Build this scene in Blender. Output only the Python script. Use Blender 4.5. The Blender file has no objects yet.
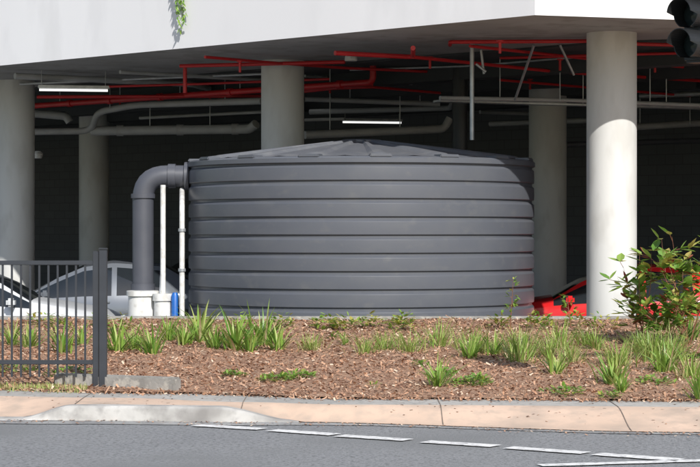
import bpy, math, random, bmesh
from mathutils import Vector, noise
random.seed(7)
F=2070.0; HZ=228.0; CZ=1.6
def W(px,py,d): return ((px-350)/F*d, d, CZ+(HZ-py)/F*d)
def XX(px,d): return (px-350)/F*d
COL=bpy.context.scene.collection

# ---------------- materials ----------------
def mat(name,c1,c2=None,scale=5,rough=.7,metal=0,bump=0,bscale=None,detail=3,c3=None,s3=40,transl=0,stretch=None,emit=None,spec=None,bdist=.02,p3=(.5,.62),c4=None,s4=.7,p4=(.55,.8)):
    m=bpy.data.materials.new(name); m.use_nodes=True
    nt=m.node_tree; N=nt.nodes; L=nt.links
    b=N['Principled BSDF']
    b.inputs['Roughness'].default_value=rough; b.inputs['Metallic'].default_value=metal
    if spec is not None: b.inputs['Specular IOR Level'].default_value=spec
    tc=N.new('ShaderNodeTexCoord'); mp=N.new('ShaderNodeMapping'); L.new(tc.outputs['Object'],mp.inputs[0])
    if stretch: mp.inputs['Scale'].default_value=stretch
    if c2 is None: c2=tuple(x*.8 for x in c1)
    n=N.new('ShaderNodeTexNoise'); n.inputs['Scale'].default_value=scale; n.inputs['Detail'].default_value=detail
    L.new(mp.outputs[0],n.inputs[0])
    r=N.new('ShaderNodeValToRGB'); r.color_ramp.elements[0].position=.32; r.color_ramp.elements[1].position=.68
    r.color_ramp.elements[0].color=(*c1,1); r.color_ramp.elements[1].color=(*c2,1)
    L.new(n.outputs[0],r.inputs[0]); col=r.outputs[0]
    for cc,ss,pp in ((c3,s3,p3),(c4,s4,p4)):
        if not cc: continue
        n3=N.new('ShaderNodeTexNoise'); n3.inputs['Scale'].default_value=ss; n3.inputs['Detail'].default_value=3 if ss>2 else 6
        L.new(mp.outputs[0],n3.inputs[0])
        r3=N.new('ShaderNodeValToRGB'); r3.color_ramp.elements[0].position=pp[0]; r3.color_ramp.elements[1].position=pp[1]
        L.new(n3.outputs[0],r3.inputs[0])
        mx=N.new('ShaderNodeMix'); mx.data_type='RGBA'
        L.new(r3.outputs[0],mx.inputs[0]); L.new(col,mx.inputs[6]); mx.inputs[7].default_value=(*cc,1); col=mx.outputs[2]
    L.new(col,b.inputs['Base Color'])
    if bump:
        nb=N.new('ShaderNodeTexNoise'); nb.inputs['Scale'].default_value=bscale or scale*6; nb.inputs['Detail'].default_value=2
        L.new(mp.outputs[0],nb.inputs[0])
        bp=N.new('ShaderNodeBump'); bp.inputs['Strength'].default_value=bump; bp.inputs['Distance'].default_value=bdist
        L.new(nb.outputs[0],bp.inputs['Height']); L.new(bp.outputs[0],b.inputs['Normal'])
    if emit:
        b.inputs['Emission Color'].default_value=(*emit[0],1); b.inputs['Emission Strength'].default_value=emit[1]
    if transl:
        t=N.new('ShaderNodeBsdfTranslucent'); L.new(col,t.inputs[0])
        ms=N.new('ShaderNodeMixShader'); ms.inputs[0].default_value=transl
        L.new(b.outputs[0],ms.inputs[1]); L.new(t.outputs[0],ms.inputs[2])
        L.new(ms.outputs[0],N['Material Output'].inputs[0])
    return m
M={}
M['asphalt']=mat('asphalt',(.235,.24,.25),(.28,.285,.295),.5,.9,bump=.9,bscale=55,c3=(.15,.155,.16),s3=30,bdist=.015,c4=(.195,.20,.205),s4=.5,p4=(.48,.66))
M['path_salmon']=mat('path_salmon',(.68,.50,.385),(.58,.43,.33),1.2,.9,bump=.3,bscale=70,c3=(.50,.39,.31),s3=7,bdist=.004,p3=(.5,.75),c4=(.40,.32,.26),s4=1.6,p4=(.52,.72))
M['path_grey']=mat('path_grey',(.46,.44,.41),(.36,.35,.33),1.8,.9,bump=.3,bscale=50,c3=(.26,.25,.23),s3=14,bdist=.004,p3=(.5,.75))
M['kerb']=mat('kerb',(.52,.51,.49),(.40,.39,.37),3,.85,bump=.3,bscale=40,c3=(.30,.29,.28),s3=10,bdist=.004,p3=(.5,.75),c4=(.24,.23,.22),s4=2.2,p4=(.5,.7))
M['gutter']=mat('gutter',(.38,.38,.375),(.31,.31,.305),2,.9,bump=.3,bscale=40,c3=(.22,.22,.22),s3=10,bdist=.004,p3=(.5,.75),c4=(.24,.24,.245),s4=3,p4=(.45,.6))
M['joint']=mat('path_joint',(.2,.16,.13),None,6,.9)
M['paint']=mat('road_paint',(.8,.8,.79),(.68,.68,.68),8,.7,c3=(.40,.40,.41),s3=22,p3=(.52,.66))
M['mulch']=mat('mulch',(.42,.24,.15),(.30,.16,.10),4,.95,bump=1,bscale=45,c3=(.52,.35,.24),s3=30,bdist=.05)
M['floor']=mat('carpark_floor',(.2,.2,.195),(.15,.15,.145),1,.8)
M['white_wall']=mat('white_render',(.86,.86,.88),(.82,.82,.84),.35,.8,bump=.12,bscale=30,stretch=(1,1,.4),bdist=.004,c3=(.80,.80,.82),s3=1.3,c4=(.76,.76,.77),s4=.9,p4=(.6,.8))
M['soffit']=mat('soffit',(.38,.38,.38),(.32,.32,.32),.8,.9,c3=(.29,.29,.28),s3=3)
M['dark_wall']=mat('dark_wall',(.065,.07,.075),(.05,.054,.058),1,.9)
M['conc']=mat('column_concrete',(.66,.66,.64),(.60,.60,.58),1.6,.75,bump=.15,bscale=25,c3=(.57,.565,.54),s3=3,bdist=.004,stretch=(1,1,.4),c4=(.50,.495,.47),s4=1.3,p4=(.58,.8))
M['tank']=mat('tank_plastic',(.102,.110,.130),(.092,.100,.119),.9,.40,bump=.05,bscale=3,stretch=(1,1,1.5),c3=(.108,.115,.130),s3=3.0,bdist=.012,p3=(.45,.75),c4=(.122,.127,.137),s4=5,p4=(.6,.8))
M['lid']=mat('tank_lid_plastic',(.14,.148,.166),(.12,.127,.145),1.5,.5,c3=(.17,.175,.185),s3=4,p3=(.5,.75))
M['pipe_dark']=mat('pipe_dark',(.085,.09,.108),(.072,.077,.095),4,.42)
M['pipe_black']=mat('pipe_black',(.03,.032,.036),None,4,.5)
M['pvc_white']=mat('pvc_white',(.78,.78,.76),(.7,.7,.68),4,.4,c3=(.6,.59,.56),s3=9)
M['pvc_grey']=mat('pvc_grey',(.46,.47,.48),(.38,.39,.40),3,.5)
M['galv']=mat('galvanised',(.55,.57,.59),(.42,.44,.46),8,.4,metal=.5)
M['red_pipe']=mat('red_pipe',(.60,.025,.03),(.50,.02,.025),3,.4)
M['blue']=mat('blue_plastic',(.02,.14,.5),None,3,.4)
M['fence']=mat('fence_powdercoat',(.035,.04,.05),(.028,.032,.04),6,.4)
M['black']=mat('black_plastic',(.018,.019,.02),None,6,.45)
M['lens']=mat('signal_lens',(.02,.03,.03),None,6,.15)
M['sleeper']=mat('edging_concrete',(.34,.33,.31),(.23,.22,.205),5,.9,bump=.5,bscale=30,c3=(.40,.38,.34),s3=12,bdist=.01)
M['chrome']=mat('chrome',(.6,.6,.6),None,3,.15,metal=1)
M['glass']=mat('car_glass',(.02,.025,.03),None,3,.05,spec=.9)
M['tyre']=mat('tyre',(.02,.02,.02),None,9,.85)
M['car_silver']=mat('paint_silver',(.66,.68,.70),(.62,.64,.66),2,.25,metal=.2)
M['car_grey']=mat('paint_grey',(.22,.24,.27),(.2,.22,.25),2,.2,metal=.4)
M['car_red']=mat('paint_red',(.65,.02,.025),(.6,.018,.02),2,.2)
M['taillight']=mat('lamp_glass',(.5,.05,.04),None,3,.1)
M['tube']=mat('fluoro_tube',(.8,.8,.8),None,3,.4,emit=((1,1,.97),1.0))
M['leafA']=mat('leaf_strap',(.20,.35,.055),(.32,.46,.09),2.5,.42,transl=.3)
M['leafB']=mat('leaf_strap_pale',(.40,.51,.13),(.48,.53,.20),2.5,.5,transl=.3)
M['leafC']=mat('leaf_shrub',(.10,.24,.035),(.21,.38,.06),4,.4,transl=.3)
M['leafD']=mat('leaf_new',(.46,.50,.09),(.42,.34,.10),4,.45,transl=.3)
M['leafred']=mat('leaf_red',(.42,.06,.04),(.32,.10,.05),4,.45,transl=.3)
M['leafdry']=mat('leaf_dry',(.50,.41,.24),(.40,.31,.16),4,.7)
M['stem']=mat('stem',(.26,.10,.06),(.18,.09,.05),6,.7)
M['verge']=mat('grass_verge',(.12,.19,.05),(.2,.22,.09),7,.9,bump=.6,bscale=60)
for i,c in enumerate([(.56,.34,.22),(.42,.235,.15),(.17,.085,.055),(.68,.53,.40),(.49,.275,.17)]):
    M['chip%d'%i]=mat('mulch_chip%d'%i,c,tuple(x*.74 for x in c),30,.9)
def blockwall():
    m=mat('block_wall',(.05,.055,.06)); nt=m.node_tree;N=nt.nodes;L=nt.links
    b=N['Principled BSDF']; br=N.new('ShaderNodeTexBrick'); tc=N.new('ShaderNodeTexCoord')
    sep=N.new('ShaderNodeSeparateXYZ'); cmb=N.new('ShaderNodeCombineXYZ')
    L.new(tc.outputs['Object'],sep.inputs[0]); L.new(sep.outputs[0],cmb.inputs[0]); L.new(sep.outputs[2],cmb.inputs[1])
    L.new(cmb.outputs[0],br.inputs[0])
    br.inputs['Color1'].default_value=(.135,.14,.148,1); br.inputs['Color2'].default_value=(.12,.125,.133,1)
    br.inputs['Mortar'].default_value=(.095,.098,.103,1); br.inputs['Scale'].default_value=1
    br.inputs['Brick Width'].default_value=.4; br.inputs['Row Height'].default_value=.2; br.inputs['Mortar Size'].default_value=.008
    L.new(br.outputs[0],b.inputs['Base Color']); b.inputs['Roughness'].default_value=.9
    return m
M['block']=blockwall()

# ---------------- mesh helpers ----------------
def obj(name,verts,faces,mats,fm=None,smooth=False,parent=None,loc=None):
    me=bpy.data.meshes.new(name); me.from_pydata([tuple(v) for v in verts],[],faces)
    if not isinstance(mats,(list,tuple)): mats=[mats]
    for m in mats: me.materials.append(m)
    if fm:
        for p,i in zip(me.polygons,fm): p.material_index=i
    if smooth:
        for p in me.polygons: p.use_smooth=True
    me.update()
    o=bpy.data.objects.new(name,me); COL.objects.link(o)
    if parent: o.parent=parent
    if loc: o.location=loc
    return o
def empty(name,loc=(0,0,0)):
    e=bpy.data.objects.new(name,None); e.location=loc; COL.objects.link(e); return e
def box(name,c,s,m,parent=None,rz=0,bev=0.0):
    bm=bmesh.new(); bmesh.ops.create_cube(bm,size=1)
    for v in bm.verts: v.co=Vector((v.co.x*s[0],v.co.y*s[1],v.co.z*s[2]))
    if bev: bmesh.ops.bevel(bm,geom=list(bm.edges),offset=bev,segments=2,affect='EDGES')
    me=bpy.data.meshes.new(name); bm.to_mesh(me); bm.free(); me.materials.append(m)
    o=bpy.data.objects.new(name,me); COL.objects.link(o); o.location=c; o.rotation_euler[2]=rz
    if parent: o.parent=parent
    return o
def fixn(o):
    bm=bmesh.new(); bm.from_mesh(o.data); bmesh.ops.recalc_face_normals(bm,faces=bm.faces); bm.to_mesh(o.data); bm.free()
def prism(name,poly,z0,z1,m,parent=None,mats=None):
    n=len(poly); v=[(x,y,z0) for x,y in poly]+[(x,y,z1) for x,y in poly]
    f=[tuple(range(n-1,-1,-1)),tuple(range(n,2*n))]+[(i,(i+1)%n,n+(i+1)%n,n+i) for i in range(n)]
    fm=None
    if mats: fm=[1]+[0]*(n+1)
    return obj(name,v,f,mats or m,fm,parent=parent)
def lathe(name,prof,m,loc=(0,0,0),seg=48,parent=None,cap=True,smooth=True,axis=None,ang=35):
    v=[];f=[]
    for r,z in prof:
        for i in range(seg):
            a=2*math.pi*i/seg; v.append((r*math.cos(a),r*math.sin(a),z))
    for k in range(len(prof)-1):
        for i in range(seg):
            j=(i+1)%seg; f.append((k*seg+i,k*seg+j,(k+1)*seg+j,(k+1)*seg+i))
    if cap:
        f.append(tuple(range(seg-1,-1,-1))); f.append(tuple((len(prof)-1)*seg+i for i in range(seg)))
    o=obj(name,v,f,m,smooth=smooth,parent=parent); o.location=loc
    if smooth:
        try: o.data.set_sharp_from_angle(angle=math.radians(ang))
        except Exception: pass
    if axis is not None: o.rotation_mode='QUATERNION'; o.rotation_quaternion=Vector(axis).to_track_quat('Z','Y')
    return o
def pipe(name,pts,r,m,parent=None,bend=0.15,res=4):
    P=[Vector(p) for p in pts]; out=[P[0]]
    for i in range(1,len(P)-1):
        a=(P[i-1]-P[i]); b=(P[i+1]-P[i]); k=min(bend,a.length*.45,b.length*.45)
        A=P[i]+a.normalized()*k; B=P[i]+b.normalized()*k
        for t in [0,.15,.3,.45,.6,.75,.9,1]:
            out.append(A*(1-t)**2+P[i]*2*t*(1-t)+B*t*t)
    out.append(P[-1])
    cu=bpy.data.curves.new(name,'CURVE'); cu.dimensions='3D'; cu.bevel_depth=r; cu.bevel_resolution=res; cu.use_fill_caps=True
    s=cu.splines.new('POLY'); s.points.add(len(out)-1)
    for q,p in zip(s.points,out): q.co=(*p,1)
    s.use_smooth=True
    cu.materials.append(m)
    o=bpy.data.objects.new(name,cu); COL.objects.link(o)
    if parent: o.parent=parent
    return o
def lerpk(keys,x):
    if x<=keys[0][0]: return keys[0][1]
    for (a,b),(c,d) in zip(keys,keys[1:]):
        if x<=c:
            t=(x-a)/(c-a); t=t*t*(3-2*t); return b+(d-b)*t
    return keys[-1][1]

# ---------------- ground ----------------
YE=[(-30,17.3),(-4,17.2),(-2.2,17.12),(-.75,16.98),(2.7,16.1),(12,14.6),(30,14)]
YM=[(-30,18.3),(-4,18.25),(-2,17.9),(-.9,17.45),(0,17.2),(3.5,16.95),(30,16.2)]
YB=[(-30,19.2),(-4,18.95),(-1.5,18.3),(0,17.75),(3.5,17.5),(30,17.2)]
HK=[(-2.75,.015),(-2.3,.12),(-1.1,.12),(-.45,.006)]
KA,KB=-3.1,-.42
CREST=25.2
def ye(x): return lerpk(YE,x)
def ym(x): return lerpk(YM,x)
def yb(x): return lerpk(YB,x)
def hk(x): return lerpk(HK,x)
def y0p(x): return ye(x)+(.14 if KA<x<KB else 0)
def pathz(x,y):
    a=y0p(x); t=(y-a)/max(ym(x)-a,.25); t=max(0,min(1,t)); t=t*t*(3-2*t)
    return hk(x)+.004+(.125-hk(x))*t
R=600
X0,X1,Y0,Y1=-30,28,CREST,75
obj('ground',[(-R,-R,0),(R,-R,0),(R,Y0-1,0),(-R,Y0-1,0), (-R,Y1,0),(R,Y1,0),(R,R,0),(-R,R,0), (X0,Y0-1,0),(X0,Y1,0),(X1,Y0-1,0),(X1,Y1,0)],
    [(0,1,2,10,8,3),(8,9,4,3),(10,2,5,11),(4,9,11,5,6,7)],M['verge'])
xs=[-60,-30,-15]+[-8+.25*i for i in range(65)]+[12,20,30,60]
v=[];f=[]
for x in xs: v+= [(x,2.5,.004),(x,ye(x)+.06,.004)]
for i in range(len(xs)-1): f.append((2*i,2*i+2,2*i+3,2*i+1))
obj('road',v,f,M['asphalt'])
def strip(name,fa,fb,zf,m,xa=-30,xb=30,nx=480,ny=8):
    v=[];f=[]
    for i in range(nx+1):
        x=xa+(xb-xa)*i/nx
        for j in range(ny+1):
            y=fa(x)+(fb(x)-fa(x))*j/ny; v.append((x,y,zf(x,y)))
    for i in range(nx):
        for j in range(ny):
            a=i*(ny+1)+j; f.append((a,a+ny+1,a+ny+2,a+1))
    return obj(name,v,f,m,smooth=True)
strip('footpath_ramp',y0p,ym,lambda x,y:pathz(x,y)+.004,M['path_salmon'])
strip('footpath',ym,lambda x:yb(x)+.1,lambda x,y:pathz(x,y)+.004,M['path_grey'])
strip('gutter',lambda x:ye(x)-.30+.16*max(0,min(1,x*.8+.8))+.012*noise.noise(Vector((x*4,0,0))),lambda x:ye(x)+.0,lambda x,y:.009,M['gutter'],-8,8,320,2)
def kerb():
    v=[];f=[];n=120;xa,xb=KA,KB
    for i in range(n+1):
        x=xa+(xb-xa)*i/n; y=ye(x); h=hk(x)+.01
        v+=[(x,y-.02,.004),(x,y-.005,h-.02 if h>.04 else h*.6),(x,y+.02,h),(x,y+.15,h)]
    for i in range(n):
        for j in range(3): a=i*4+j; f.append((a,a+4,a+5,a+1))
    obj('kerb',v,f,M['kerb'])
kerb()
for i,x in enumerate([-3.6,-2.3,-.9,.75,2.2,3.4]):
    v=[];f=[];n=10
    for j in range(n+1):
        y=y0p(x)+.02+(yb(x)-y0p(x)-.04)*j/n; z=pathz(x,y)+.0075
        v+=[(x-.004,y,z),(x+.004,y,z)]
    for j in range(n): f.append((2*j,2*j+1,2*j+3,2*j+2))
    obj('path_joint',v,f,M['joint'])
def dash(px0,py0,px1,py1,w=.2,name='lane_marking'):
    def g(px,py): d=CZ*F/(py-HZ); return Vector((XX(px,d),d,.013))
    a=g(px0,py0); b=g(px1,py1); t=(b-a).normalized(); nrm=Vector((-t.y,t.x,0))*w/2
    n=14; v=[];f=[]
    for i in range(n+1):
        c=a.lerp(b,i/n); e1=random.uniform(-.008,.008); e2=random.uniform(-.008,.008)
        v+=[c-nrm*(1+e1/w*2),c+nrm*(1+e2/w*2)]
    for i in range(n): f.append((2*i,2*i+2,2*i+3,2*i+1))
    obj(name,v,f,M['paint'])
for q in [(196,426.5,262,430.5),(272,431.5,335,436),(340,437,408,441.5),(425,443,496,447.5),(508,449,586,454.5),(596,455.5,680,461.5)]: dash(*q,w=.17)
dash(540,467,720,461.5,.13); dash(-40,421.5,64,421,.13)
v=[];f=[];fm=[]
for i in range(1300):
    x=random.uniform(-4,4)
    if random.random()<.7: y=ye(x)-abs(random.gauss(0,.16)); z=.016
    else: y=random.uniform(ye(x)+.2,yb(x)); z=pathz(x,y)+.007
    l=random.uniform(.004,.016); a=random.uniform(0,6.28)
    d=Vector((math.cos(a),math.sin(a),random.uniform(0,.3)))*l; s=Vector((-math.sin(a),math.cos(a),0))*l*.5; c=Vector((x,y,z)); k=len(v)
    v+=[c-d-s,c+d-s,c+d+s,c-d+s]; f.append((k,k+1,k+2,k+3)); fm.append(random.randrange(5))
obj('gutter_litter',v,f,[M['chip%d'%i] for i in range(5)],fm)

# bed
def bedz(x,y):
    a=yb(x); t=(y-a)/(CREST-a); t=max(0,min(1,t))
    z=.15+.34*(t**.9)+.03*math.sin(math.pi*t)*noise.noise(Vector((x*.6,y*.6,0)))+.022*noise.noise(Vector((x*3,y*3,2)))*min(1,t*8)
    return z
strip('garden_bed',yb,lambda x:CREST,bedz,M['mulch'],-30,28,580,60)
v=[];f=[];fm=[]
for i in range(36000):
    x=random.uniform(-5.5,6); y=random.uniform(yb(x)-.02,CREST-.05) if random.random()>.06 else yb(x)-abs(random.gauss(0,.08))
    z=(bedz(x,y) if y>yb(x) else pathz(x,y)+.006)+random.uniform(.002,.018)
    l=random.uniform(.007,.028); w=random.uniform(.004,.010)
    if random.random()<.012: l*=3; w*=.5
    d=Vector((random.gauss(0,1),random.gauss(0,1),random.gauss(0,.5))).normalized(); s=d.cross(Vector((random.gauss(0,.5),random.gauss(0,.5),1))).normalized()
    c=Vector((x,y,z)); k=len(v)
    v+=[c-d*l-s*w,c+d*l-s*w,c+d*l*.9+s*w,c-d*l+s*w]; f.append((k,k+1,k+2,k+3)); fm.append(random.choices(range(5),[3,3,2.4,1.2,3])[0])
obj('mulch_chips',v,f,[M['chip%d'%i] for i in range(5)],fm)
box('retaining_wall',(-1,CREST+.12,.02),(58,.2,1.0),M['sleeper'],bev=.01)
a=Vector((XX(60,19.2),19.0,.15)); b=Vector((XX(178,18.4),18.42,.15))
dv=b-a; box('garden_edging',((a+b)/2).to_tuple()[:2]+(.17,),(dv.length,.12,.2),M['sleeper'],rz=math.atan2(dv.y,dv.x),bev=.015)

# ---------------- building ----------------
SZ=4.13
cor=(2.2,24.6)
slab=[cor,(4.3,25.25),(14,28.3),(28,28.3),(28,75),(-45,75),(-45,71.8)]
bld=empty('parking_building')
o=prism('upper_storey',slab,SZ,13,None,parent=bld,mats=[M['white_wall'],M['soffit']]); fixn(o)
def wallseg(name,a,b,z0,z1,m,th=.25):
    a=Vector(a);b=Vector(b);d=b-a; c=(a+b)/2
    return box(name,(c.x,c.y,(z0+z1)/2),(d.length,th,z1-z0),m,bld,rz=math.atan2(d.y,d.x))
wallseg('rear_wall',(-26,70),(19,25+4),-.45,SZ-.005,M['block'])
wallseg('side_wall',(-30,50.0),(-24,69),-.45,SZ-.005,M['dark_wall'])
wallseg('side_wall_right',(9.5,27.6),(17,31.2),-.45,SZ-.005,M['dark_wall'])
obj('carpark_floor',[(X0,CREST,-.38),(X1,CREST,-.38),(X1,Y1,-.38),(X0,Y1,-.38)],[(0,1,2,3)],M['floor'])
for s in [33.6,36.5,39.4,42.3]:
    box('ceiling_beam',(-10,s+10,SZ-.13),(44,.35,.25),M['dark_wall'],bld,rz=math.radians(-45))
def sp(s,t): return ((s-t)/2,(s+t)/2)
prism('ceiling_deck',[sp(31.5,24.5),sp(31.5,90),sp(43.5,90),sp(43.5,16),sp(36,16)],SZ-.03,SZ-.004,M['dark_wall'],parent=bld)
def column(x,y,r=.325,z0=-.45):
    return lathe('concrete_column',[(r,z0),(r,SZ+.01)],M['conc'],(x,y,0),64)
column(3.4,26.9); column(-1.02,31.35); column(-5.75,35.6); column(3.42,35.8); column(-5.5,44.5); column(-1.35,40.0)

# ---------------- tank ----------------
TX,TY,TB=.155,28.4,.35
tank=empty('water_tank',(TX,TY,0))
Rr=2.36; prof=[(Rr-.026,TB)]
zt=2.42; nb=9; pitch=(zt-TB)/nb
for i in range(nb):
    z=TB+i*pitch
    prof+=[(Rr-.026,z+.010),(Rr-.004,z+.014),(Rr+.001,z+.020),(Rr+.004,z+pitch*.40),(Rr+.001,z+pitch*.77),(Rr-.003,z+pitch*.80),(Rr-.022,z+pitch*.885),(Rr-.026,z+pitch*.90),(Rr-.026,z+pitch*.995)]
prof+=[(Rr-.01,zt),(Rr+.014,zt+.010),(Rr+.014,zt+.065),(Rr-.01,zt+.085),(Rr-.1,zt+.095)]
lathe('ribbed_wall',prof,M['tank'],(0,0,0),160,tank,cap=False,ang=14)
v=[];f=[];NA=192;NR=22
for k in range(NR+1):
    r=(Rr-.1)*(1-k/NR)
    for i in range(NA):
        a=2*math.pi*i/NA
        ph=(a*16/(2*math.pi))%1.0; tri=min(ph,1-ph)
        z=zt+.088+.30*(1-r/Rr)**.95
        rib=.028*max(0,min(1,(0.16-tri)*14)) if .3<r<Rr-.16 else 0
        z+=rib - .018*(1-abs(tri-.25)*4)*(r/Rr)
        v.append((r*math.cos(a+.1),r*math.sin(a+.1),z))
for k in range(NR):
    for i in range(NA):
        j=(i+1)%NA; f.append((k*NA+i,k*NA+j,(k+1)*NA+j,(k+1)*NA+i))
lid=obj('domed_lid',v,f,M['lid'],smooth=True,parent=tank)
try: lid.data.set_sharp_from_angle(angle=math.radians(20))
except Exception: pass
lathe('lid_cap',[(.30,zt+.3),(.30,zt+.375),(.26,zt+.39),(.02,zt+.40)],M['lid'],(0,0,0),32,tank)
for i in range(16):
    a=2*math.pi*(i)/16+.1
    box('rim_lug',((Rr-.09)*math.cos(a),(Rr-.09)*math.sin(a),zt+.095),(.2,.28,.045),M['tank'],tank,rz=a,bev=.012)
lathe('tank_plinth',[(2.5,-.45),(2.5,TB-.002)],M['sleeper'],(TX,TY,0),64)

# ---------------- downpipe and plumbing at the left ----------------
dp=empty('stormwater_pipe')
d=28.2
pipe('overflow_pipe',[W(143,330,d),W(143,176,d),W(205,176,d)],.145,M['pipe_dark'],dp,bend=.32,res=10)
for py,h in [(287,.09),(196,.06)]:
    c=W(143,py,d); lathe('collar',[(.165,-h/2),(.165,h/2)],M['pipe_dark'],c,32,dp)
c=W(172,176,d); lathe('collar_h',[(.165,-.05),(.165,.05)],M['pipe_dark'],c,32,dp,axis=(1,0,0))
c=W(187,176,d); lathe('tank_flange',[(.19,-.03),(.19,.03)],M['pipe_dark'],c,32,dp,axis=(1,0,0))
pipe('white_riser',[W(163,335,27.9),W(163,185,27.9)],.036,M['pvc_white'],dp)
w2=empty('white_pipe')
pipe('riser',[W(182,335,27.6),W(182,205,27.6),W(182,190,28.2)],.036,M['pvc_white'],w2)
for py in (230,270): lathe('bracket',[(.05,-.02),(.05,.02)],M['galv'],W(182,py,27.6),20,w2)
sump=empty('pipe_sump')
lathe('sump_body',[(.20,-.45),(.20,.08),(.225,.085),(.225,.15),(.2,.155)],M['pvc_white'],W(143,302,28.0),32,sump)
lathe('sump_outlet',[(.12,-.45),(.12,.04),(.14,.045),(.14,.14)],M['pvc_white'],W(163,304,27.8),32,sump)
lathe('blue_pump',[(.05,-.4),(.05,.1),(.03,.14)],M['blue'],W(175,303,27.7),20)

# ---------------- ceiling services ----------------
def up(px,s,z):
    k=(px-350)/F; y=s/(1+k); return (k*y,y,z)
def WC(px,py,drop=.12):
    d=(SZ-drop-CZ)*F/(HZ-py); return W(px,py,d)
def RP(pts,r=.03,m='red_pipe',drop=.12,**k): pipe('sprinkler_pipe' if m=='red_pipe' else 'drain_pipe',[WC(px,py,drop) for px,py in pts],r,M[m],**k)
pipe('sprinkler_pipe',[up(10,32.3,3.85),up(373,32.3,3.85),up(373,32.3,4.1)],.05,M['red_pipe'],bend=.1)
RP([(37,97),(262,96),(372,84)],.028,drop=.3)
pipe('sprinkler_pipe',[W(185,68,31.3),W(185,93,31.3)],.03,M['red_pipe'])
RP([(180,66),(345,62)],.028,drop=.10)
RP([(205,57),(262,62),(345,68),(480,74)],.022,drop=.10)
RP([(335,53),(413,57),(413,48)],.032,drop=.2)
RP([(413,57),(560,72),(720,82)],.025,drop=.22)
RP([(450,45),(450,42),(600,41),(600,43),(720,46)],.026,drop=.05,bend=.05)
RP([(470,46),(600,60),(720,70)],.022,drop=.1)
RP([(500,58),(720,52)],.02,drop=.1)
RP([(60,88),(200,84),(330,79)],.02,drop=.18)
RP([(300,90),(372,87),(440,93)],.022,drop=.3)
RP([(40,104),(262,90)],.018,drop=.22)
RP([(500,80),(690,96)],.02,drop=.3)
for px,py in [(210,96),(330,86),(560,62),(500,44),(120,100),(430,60),(655,64),(530,82),(240,64)]:
    c=WC(px,py,.2); lathe('sprinkler_head',[(.018,-.12),(.018,.02),(.045,.03),(.045,.045)],M['red_pipe'],c,12)
for px in (70,110,160,230,290,340):
    c=up(px,32.3,3.85); lathe('pipe_coupling',[(.065,-.05),(.065,.05)],M['red_pipe'],c,16,axis=(1,-1,0))
pipe('drain_pipe',[W(20,132,37.5),W(92,131,37.5),W(97,112,37),W(135,105,36.4),W(262,101,34.5)],.06,M['pvc_grey'],bend=.25)
pipe('drain_pipe',[W(92,131,37.5),W(250,129,36.5),W(256,124,36.4)],.085,M['pvc_grey'])
for px in (120,180,235): lathe('pipe_collar',[(.1,-.06),(.1,.06)],M['pvc_grey'],W(px,131-(px-92)*.0125,37.5-(px-92)*.0063),20,axis=(1,0,0))
pipe('drain_pipe',[W(20,112,39),W(66,116,39),W(70,122,39)],.08,M['pvc_grey'])
pipe('drain_pipe',[W(15,76,33),W(190,84,35),W(215,90,36)],.05,M['pvc_grey'])
pipe('drain_pipe',[W(305,135,35),W(444,129,36),W(450,118,36)],.07,M['pvc_grey'])
pipe('drain_pipe',[W(440,98,29.5),W(560,100,30.5),W(720,106,31.5)],.03,M['pvc_grey'])
pipe('drain_pipe',[W(305,99,36),W(440,104,36)],.045,M['pvc_grey'])
pipe('drain_pipe',[W(620,128,36),W(720,122,37)],.06,M['pvc_grey'])
pipe('drain_pipe',[W(560,145,36),W(720,140,37)],.05,M['pipe_dark'])
RP([(480,88),(600,84),(720,90)],.05,'pipe_dark',.15)
RP([(20,84),(110,80),(262,74)],.022,'galv',.08)
RP([(305,76),(440,86),(600,92)],.022,'galv',.08)
RP([(350,70),(470,66),(590,56)],.018,'galv',.06)
RP([(140,118),(262,112)],.03,'pvc_grey',.5)
RP([(305,120),(345,119)],.03,'pvc_grey',.5)
RP([(310,112),(450,108),(455,98)],.05,'pvc_grey',.35)
RP([(640,96),(720,93)],.04,'galv',.3)
RP([(120,72),(262,80)],.03,'pvc_grey',.1)
RP([(480,112),(535,114)],.035,'pvc_grey',.4)
RP([(490,124),(600,120)],.05,'pvc_grey',.55)
pipe('vent_pipe',[W(460,60,31.8),W(460,190,31.8)],.12,M['pipe_black'])
ct=empty('cable_tray')
a=Vector(W(437,100,30)); b=Vector(W(720,110,32)); dv=(b-a); ang=math.atan2(dv.y,dv.x)
box('tray',((a+b)/2).to_tuple(),(dv.length,.25,.03),M['galv'],ct,rz=ang)
for t in (.12,.5,.8):
    q=a+dv*t; box('tray_hanger',(q.x,q.y,(q.z+SZ)/2),(.012,.012,SZ-q.z),M['galv'],ct)
def strut(a,b,name='pipe_hanger',r=.018,m=None):
    pipe(name,[a,b],r,m or M['galv'],res=2)
strut(W(472,43,28),W(472,140,28),r=.03); strut(W(481,50,28.2),W(484,74,28.2))
strut(W(515,100,29.3),W(534,45,28.4),r=.02); strut(W(560,45,28.4),W(574,75,28.6)); strut(W(476,64,28),W(486,72,28))
for px in (60,120,180,240,330):
    k=(px-350)/F;y=32.3/(1+k); strut((k*y,y,3.85),(k*y,y,SZ),r=.008)
for px in (500,560,650): strut(W(px,101,30.3),(XX(px,30.3),30.3,SZ),r=.008)
for px,py,d in [(110,108,36.7),(150,130,37.1),(210,129.6,36.7),(225,102,35),(330,134,35.2),(400,131,35.7),(350,100.5,36),(420,103,36),(640,127,36.2),(690,125,36.6)]:
    strut(W(px,py,d),(XX(px,d),d,SZ),r=.009)
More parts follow.
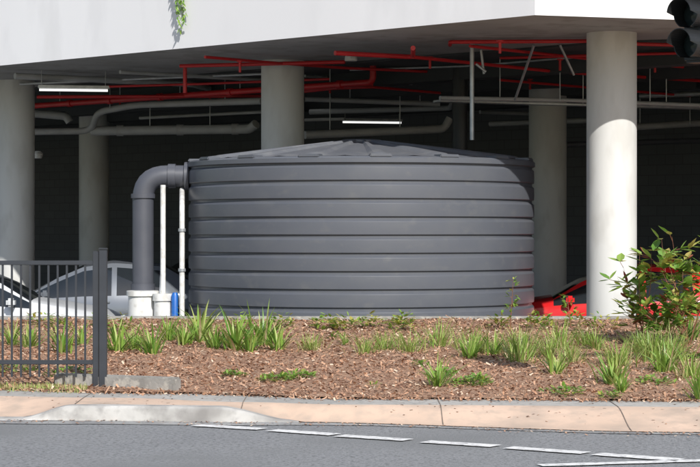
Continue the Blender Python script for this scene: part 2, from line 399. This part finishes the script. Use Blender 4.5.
def fluoro(a,b):
    e=empty('fluorescent_light'); a=Vector(a);b=Vector(b);c=(a+b)/2;dv=b-a;an=math.atan2(dv.y,dv.x)
    box('batten',(c.x,c.y,c.z+.05),(dv.length,.12,.05),M['galv'],e,rz=an,bev=.008)
    box('tube_lamp',(c.x,c.y,c.z),(dv.length-.04,.05,.035),M['tube'],e,rz=an)
    for q in (a,b): strut((q.x*.9+c.x*.1,q.y*.9+c.y*.1,q.z+.07),(q.x*.9+c.x*.1,q.y*.9+c.y*.1,SZ),r=.006)
fluoro(W(38,89.5,33.2),W(109,91,33.4)); fluoro(W(342,121.5,41),W(402,123.5,41.3)); fluoro(W(306,95,38),W(312,95,39))
lathe('security_camera',[(.09,-.03),(.09,.02),(.075,.06),(.04,.09)],M['pvc_white'],WC(351,59,.1),20)
lathe('wall_sensor',[(.07,-.06),(.09,.02),(.05,.07)],M['pvc_white'],W(38,155,37),16)
box('junction_box',W(592,56,26.9),(.12,.12,.15),M['pvc_grey'],bev=.01)

# ---------------- fence ----------------
fe=empty('metal_fence'); FY=18.75
xa=-6.0; xb=XX(94,FY)
for z,h in ((1.285,.04),(.385,.04)):
    box('rail',((xa+xb)/2,FY,z),(xb-xa,.035,h),M['fence'],fe,bev=.004)
x=xb-.08
while x>xa:
    box('picket',(x,FY,.76),(.018,.018,1.02),M['fence'],fe,bev=.002); x-=.083
box('end_post',(XX(96,FY),FY,.76),(.055,.055,1.26),M['fence'],fe,bev=.005)
box('gate_post',(XX(103.5,FY),FY-.02,.76),(.07,.07,1.29),M['fence'],fe,bev=.005)
box('post_cap',(XX(103.5,FY),FY-.02,1.412),(.08,.08,.015),M['fence'],fe,bev=.004)
box('post_foot',(XX(103.5,FY),FY-.02,.135),(.12,.12,.02),M['fence'],fe,bev=.004)
box('mid_post',(xb-2,FY,.74),(.05,.05,1.2),M['fence'],fe,bev=.004)

# ---------------- cars ----------------
def car(loc,rz,paint):
    e=empty('parked_car')
    S=[(-2.22,.52,.58,.62,.45,'b'),(-2.14,.66,.72,.78,.62,'b'),(-1.9,.74,.82,.86,.70,'b'),(-1.35,.80,.92,.89,.74,'b'),(-.95,.86,.98,.90,.74,'w'),
     (-.55,.89,1.22,.90,.67,'w'),(-.15,.91,1.39,.90,.60,'s'),(.30,.92,1.45,.90,.60,'p'),(.38,.92,1.45,.90,.60,'s'),(1.05,.94,1.40,.90,.59,'p'),(1.13,.94,1.39,.9,.58,'r'),
     (1.72,.96,1.06,.88,.66,'b'),(2.05,.92,1.02,.84,.66,'b'),(2.18,.80,.88,.80,.6,'b'),(2.24,.5,.55,.72,.5,'b')]
    v=[];f=[];fm=[]
    def ring(s):
        x,b,t,wb,wt,_=s
        pts=[(wb*.9,.20),(wb,.42),(wb*1.01,b*.78),(wb*.97,b),(wt+.05,t-.09 if t-b>.2 else t-.04),(wt,t-.025),(wt*.6,t),(0,t+.012)]
        return [(x,-y,z) for y,z in pts]+[(x,y,z) for y,z in reversed(pts[:-1])]
    n=15
    for s in S: v+=ring(s)
    for i in range(len(S)-1):
        fl=S[i][5]
        for j in range(n-1):
            a=i*n+j; f.append((a,a+n,a+n+1,a+1))
            side=j in(3,10); top=j in(5,6,7,8)
            g=0
            if fl in 'sw' and side: g=1
            if fl in'wr' and top: g=1
            fm.append(g)
        f.append((i*n+n-1,(i+1)*n+n-1,(i+1)*n,i*n)); fm.append(2)
    f.append(tuple(range(n-1,-1,-1))); fm.append(0)
    f.append(tuple((len(S)-1)*n+i for i in range(n))); fm.append(0)
    o=obj('car_body',v,f,[paint,M['glass'],M['black']],fm,smooth=True,parent=e); fixn(o)
    try:o.data.set_sharp_from_angle(angle=math.radians(28))
    except Exception: pass
    for wx in (-1.38,1.36):
        for sy in(-1,1):
            lathe('wheel_arch',[(.37,-.01),(.37,.01)],M['black'],(wx,sy*.895,.36),32,e,axis=(0,1,0))
            lathe('tyre',[(.20,-.10),(.31,-.10),(.325,-.08),(.325,.08),(.31,.10),(.2,.1)],M['tyre'],(wx,sy*.83,.325),32,e,axis=(0,1,0))
            lathe('wheel_rim',[(.2,-.085),(.2,.085)],M['chrome'],(wx,sy*.84,.325),12,e,axis=(0,1,0))
    for sy in(-1,1):
        box('door_mirror',(-.72,sy*.99,.95),(.12,.18,.12),paint,e,bev=.03)
        box('headlamp',(-2.08,sy*.58,.65),(.16,.3,.1),M['chrome'],e,bev=.03)
        box('tail_lamp',(2.14,sy*.6,.82),(.14,.3,.12),M['taillight'],e,bev=.03)
        box('door_handle',(.2,sy*.905,.82),(.16,.03,.03),paint,e,bev=.008)
    e.location=loc; e.rotation_euler[2]=rz
    return e
car((XX(95,33.2),33.2,-.38),math.radians(4),M['car_grey'])
car((XX(-28,29.6),29.6,-.38),math.radians(180),M['car_silver'])
car((XX(612,31),30.6,-.38),math.radians(-3),M['car_red'])
car((XX(215,45),45,-.38),math.radians(45),M['car_grey'])

# ---------------- traffic signal ----------------
ts=empty('traffic_signal')
hx,hy=XX(697,16.5),16.5
fd=Vector((-.72,-.69,0)); ang=math.atan2(fd.y,fd.x)
hd=empty('signal_head',(hx,hy,0)); hd.parent=ts; hd.rotation_euler[2]=ang
box('housing',(-.06,0,3.30),(.16,.25,.76),M['black'],hd,bev=.02)
for z in (3.06,3.30,3.54):
    lathe('lens',[(.1,0),(.1,.02),(.06,.035)],M['lens'],(.02,0,z),32,hd,axis=(1,0,0))
    v=[];f=[];n=28
    for i in range(n+1):
        a=math.radians(-60+300*i/n)
        L=.24 if 0<=math.degrees(a)<=180 else .15
        for rr in (.118,.112):
            v+=[(0.0,rr*math.cos(a),z+rr*math.sin(a)),(L,rr*math.cos(a),z+rr*math.sin(a))]
    for i in range(n):
        k=4*i
        f+=[(k,k+4,k+5,k+1),(k+2,k+3,k+7,k+6),(k+1,k+5,k+7,k+3)]
    obj('visor',v,f,M['black'],smooth=False,parent=hd)
box('bracket',(-.06,0,3.72),(.05,.05,.1),M['galv'],hd)
pipe('mast_arm',[(hx+.03,hy,3.77),(4.8,16.8,3.77)],.05,M['galv'],ts)
pipe('pole',[(4.8,16.8,0),(4.8,16.8,5.2)],.08,M['galv'],ts)

# ---------------- plants ----------------
def blade(v,f,fm,base,az,length,width,lean,mi,droop=1.0,seg=6):
    d=Vector((math.cos(az),math.sin(az),0)); s=Vector((-d.y,d.x,0)); k=len(v); p=Vector(base); ang=lean
    for i in range(seg+1):
        t=i/seg; w=width*(1-t**2.2)*(.75+.5*min(t*3,1)*.5)
        v.append(p-s*w/2); v.append(p+s*w/2)
        ang+=droop*length*1.6/seg*(.4+t)
        p=p+(d*math.sin(ang)+Vector((0,0,1))*math.cos(ang))*length/seg
    for i in range(seg): a=k+2*i; f.append((a,a+1,a+3,a+2)); fm.append(mi)
TM=[M['leafA'],M['leafB'],M['leafC'],M['leafdry']]
tuft=[]
for q in range(14):
    v=[];f=[];fm=[]; kind=q%2; n=random.randint(34,56) if kind==0 else random.randint(85,130)
    for i in range(n):
        az=random.uniform(0,6.283); r=abs(random.gauss(0,.045)) if kind==0 else abs(random.gauss(0,.09))
        L=random.uniform(.18,.40) if kind==0 else random.uniform(.16,.34)
        blade(v,f,fm,(r*math.cos(az),r*math.sin(az),-.01),az+random.gauss(0,.5),L,random.uniform(.013,.026) if kind==0 else random.uniform(.005,.010),random.uniform(.02,.75),random.choices([0,1,2,3],[5,2.5,1.8,.4] if kind==0 else [3,4,.8,.7])[0],droop=random.uniform(.6,2.8))
    me=bpy.data.meshes.new('tuft'); me.from_pydata([tuple(p) for p in v],[],f)
    for m in TM: me.materials.append(m)
    for p,i in zip(me.polygons,fm): p.material_index=i; p.use_smooth=True
    tuft.append(me)
def ground_at(px,py):
    d=17.4
    while d<CREST-.1:
        x=XX(px,d); z=CZ+(HZ-py)/F*d
        if d>yb(x) and z<=bedz(x,d): return x,d,bedz(x,d)
        d+=.05
    x=XX(px,CREST-.25); return x,CREST-.25,bedz(x,CREST-.25)
def tuf(px,py,s=1.0,kind=None):
    x,y,z=ground_at(px,py)
    i=random.randrange(7)*2+(kind if kind is not None else 0)
    o=bpy.data.objects.new('strap_leaf_plant' if not kind else 'tussock_grass_plant',tuft[i]); COL.objects.link(o)
    o.location=(x,y,z-.005); o.rotation_euler[2]=random.uniform(0,6.28); k=s*random.uniform(.92,1.2); o.scale=(k*1.05,k*1.05,k)
for px,py,s,k in [(118,352,1.1,0),(134,350,.8,0),(152,354,1.2,0),(168,340,.8,0),(185,345,1.0,0),(200,342,1.25,0),(214,348,.8,0),(236,350,1.2,0),(250,352,.9,0),(262,346,1.3,0),
 (278,350,.9,0),(311,350,.9,1),(365,353,.85,1),(384,350,.9,1),(409,352,.85,1),(440,347,1.15,1),(438,386,.9,0),(470,358,1.1,0),(476,352,1.15,1),(494,355,.8,0),(519,362,1.35,1),(520,352,1.0,1),(556,374,1.0,0),
 (560,348,1.3,1),(548,356,.9,1),(572,362,1.0,1),(618,366,1.2,1),(613,385,.9,0),(622,392,.7,0),(652,360,1.3,1),(665,372,1.1,0),(672,358,1.3,1),(692,378,1.1,1),(640,352,1.0,1),
 (30,348,1.0,0),(62,352,1.1,0),(12,345,.8,0),(82,345,.9,0),(345,345,.5,0),(595,350,.7,0),(700,400,1.0,0),(585,345,.7,1),(690,340,1.1,0)]:
    tuf(px,py,s,k)
def leaf(v,f,fm,p,d,L,w,mi,up=Vector((0,0,1))):
    d=d.normalized(); s=d.cross(up)
    if s.length<.05: s=Vector((1,0,0))
    s.normalize(); n=s.cross(d); k=len(v)
    v+=[p, p+d*L*.3+s*w*.42, p+d*L*.65+s*w*.42-n*L*.04, p+d*L-n*L*.12, p+d*L*.65-s*w*.42-n*L*.04, p+d*L*.3-s*w*.42, p+d*L*.33-n*w*.12, p+d*L*.66-n*(L*.04+w*.12)]
    f.extend([(k,k+1,k+6),(k+1,k+2,k+7,k+6),(k+2,k+3,k+7),(k,k+6,k+5),(k+6,k+7,k+4,k+5),(k+7,k+3,k+4)]); fm.extend([mi]*6)
LM=[M['leafC'],M['leafA'],M['leafD'],M['stem'],M['leafred']]
def creeper(px,py,wd,n,name='groundcover_plant',h=.05,L=(.03,.06),wts=(4,3,1)):
    x,y,z=ground_at(px,py); v=[];f=[];fm=[]
    for i in range(n):
        a=random.uniform(0,6.28); r=wd*math.sqrt(random.random())
        r*=.75+.4*noise.noise(Vector((math.cos(a)*1.5,math.sin(a)*1.5,px)))
        q=Vector((x+r*math.cos(a),y+r*math.sin(a)*1.3,0)); q.z=bedz(q.x,q.y)+random.uniform(.005,h)*(1.2-r/wd*.7)
        if q.y<yb(q.x)-.05: continue
        dd=Vector((math.cos(a)+random.gauss(0,.8),math.sin(a)+random.gauss(0,.8),random.uniform(0,.9)))
        l=random.uniform(*L); leaf(v,f,fm,q,dd,l,l*.55,random.choices([0,1,2],wts)[0])
    obj(name,v,f,LM,fm)
for a in [(235,376,.12,90),(275,380,.2,150),(298,378,.2,160),(470,385,.22,160),(445,375,.18,120),(565,393,.22,150),(478,381,.15,100),(610,398,.12,60),(655,384,.2,120),(690,360,.2,90),(20,372,.3,120),(70,376,.3,120),(338,338,.12,50),(420,366,.08,30),(375,388,.05,14)]:
    creeper(*a)
for px,n,s in [(60,40,.12),(100,30,.1),(122,40,.12),(283,40,.12),(325,70,.16),(345,40,.12),(370,50,.15),(400,60,.14),(405,40,.1),(540,70,.18),(575,40,.14),(600,30,.15),(40,40,.15),(200,40,.12),(240,40,.12),(500,40,.12)]:
    creeper(px,325+random.uniform(0,6),s*1.3,int(n*1.6),'small_shrub',h=.16,L=(.05,.09),wts=(1.5,5,5))
def sapling(px,py,hgt,n,spread=.12,name='sapling',leafL=(.05,.10),stems=1,bias=(0,0),red=0):
    x,y,z=ground_at(px,py); v=[];f=[];fm=[]
    for s in range(stems):
        az=random.uniform(0,6.28); lean=random.uniform(.05,spread*2.2) if stems>1 else .05
        p=Vector((x+random.gauss(0,.03),y+random.gauss(0,.03),z)); hh=hgt*random.uniform(.65,1.0)
        pts=[p.copy()]
        dirv=Vector((math.cos(az)*lean+bias[0],math.sin(az)*lean+bias[1],1)).normalized()
        for i in range(8):
            dirv=(dirv+Vector((random.gauss(0,.08),random.gauss(0,.08),.03))).normalized(); p=p+dirv*hh/8; pts.append(p.copy())
        for i in range(8):
            r0=.009*(1-i/9);r1=.009*(1-(i+1)/9); k=len(v)
            for q,r in((pts[i],r0),(pts[i+1],r1)):
                for j in range(5): v.append(q+Vector((r*math.cos(j*1.257),r*math.sin(j*1.257),0)))
            for j in range(5): f.append((k+j,k+(j+1)%5,k+5+(j+1)%5,k+5+j)); fm.append(3)
        for i in range(n):
            t=random.uniform(.2,1.0); a=t*8; k=min(int(a),7); q=pts[k].lerp(pts[k+1],a-k)
            aa=random.uniform(0,6.28); d=Vector((math.cos(aa),math.sin(aa),random.uniform(-.1,.9)))
            tw=random.uniform(.02,spread); q2=q+d*tw*(1.1-t*.5)
            kk=len(v); pr=Vector((.002,0,.002)); v+=[q-pr,q+pr,q2+pr,q2-pr]; f.append((kk,kk+1,kk+2,kk+3)); fm.append(3)
            for _ in range(3):
                l=random.uniform(*leafL); leaf(v,f,fm,q2,d+Vector((random.gauss(0,.5),random.gauss(0,.5),random.gauss(0,.35))),l,l*random.uniform(.42,.6),random.choices([0,1,2,4],[3,6,2 if t<.75 else 5,red])[0])
    obj(name,v,f,LM,fm)
sapling(513,330,.72,18,.07,leafL=(.04,.09)); sapling(571,328,.55,14,.08,leafL=(.04,.08))
sapling(645,345,1.05,12,.22,'leafy_shrub',(.11,.19),stems=6,bias=(-.12,0),red=.7)
sapling(686,345,1.2,16,.22,'leafy_shrub',(.11,.19),stems=8,bias=(.02,0),red=.7)
sapling(668,350,.6,12,.2,'leafy_shrub',(.09,.15),stems=5,red=1.2)
v=[];f=[];fm=[]
for s in range(4):
    p=Vector(W(178+s*1.5,-40,29.15)); p.y-=.05
    for i in range(24+s*3):
        p=p+Vector((random.gauss(0,.008),random.gauss(0,.008),-.03))
        for _ in range(2):
            leaf(v,f,fm,p,Vector((random.gauss(0,.5),random.gauss(0,.4)-.3,-.7)),random.uniform(.05,.09),.03,random.choice([0,1,1]))
obj('hanging_vine',v,f,LM,fm)
v=[];f=[];fm=[]
for i in range(2600):
    x=random.uniform(-6,XX(92,18.9)); y=yb(x)+random.gauss(.02,.09)
    z=bedz(x,y) if y>yb(x) else pathz(x,y)
    blade(v,f,fm,(x,y,z),random.uniform(0,6.28),random.uniform(.02,.06),.006,random.uniform(0,.6),random.choice([0,1,1,3]),seg=2)
obj('grass_verge',v,f,TM,fm)

# ---------------- camera, light ----------------
cam=bpy.data.cameras.new('camera'); co=bpy.data.objects.new('camera',cam); COL.objects.link(co)
co.location=(0,0,CZ); co.rotation_euler=(math.radians(90),0,0)
cam.lens=36*F/700; cam.sensor_width=36; cam.shift_y=-5.5/700; cam.clip_end=2000; cam.clip_start=.1
bpy.context.scene.camera=co
sd=Vector((.42,-1.27,1.0)).normalized()
el=math.asin(sd.z); az=math.atan2(sd.x,sd.y)
w=bpy.data.worlds.new('World'); bpy.context.scene.world=w; w.use_nodes=True
N=w.node_tree.nodes; bg=N['Background']; sk=N.new('ShaderNodeTexSky'); sk.sky_type='NISHITA'; sk.sun_disc=False
sk.sun_elevation=el; sk.sun_rotation=az; w.node_tree.links.new(sk.outputs[0],bg.inputs[0]); bg.inputs[1].default_value=.11
sl=bpy.data.lights.new('sun','SUN'); sl.energy=5; sl.angle=math.radians(.5); sl.color=(1,.965,.91)
so=bpy.data.objects.new('sun',sl); COL.objects.link(so); so.rotation_mode='QUATERNION'; so.rotation_quaternion=sd.to_track_quat('Z','Y'); so.location=(10,-10,20)
sc=bpy.context.scene; sc.view_settings.view_transform='Standard'; sc.view_settings.look='None'; sc.view_settings.exposure=0
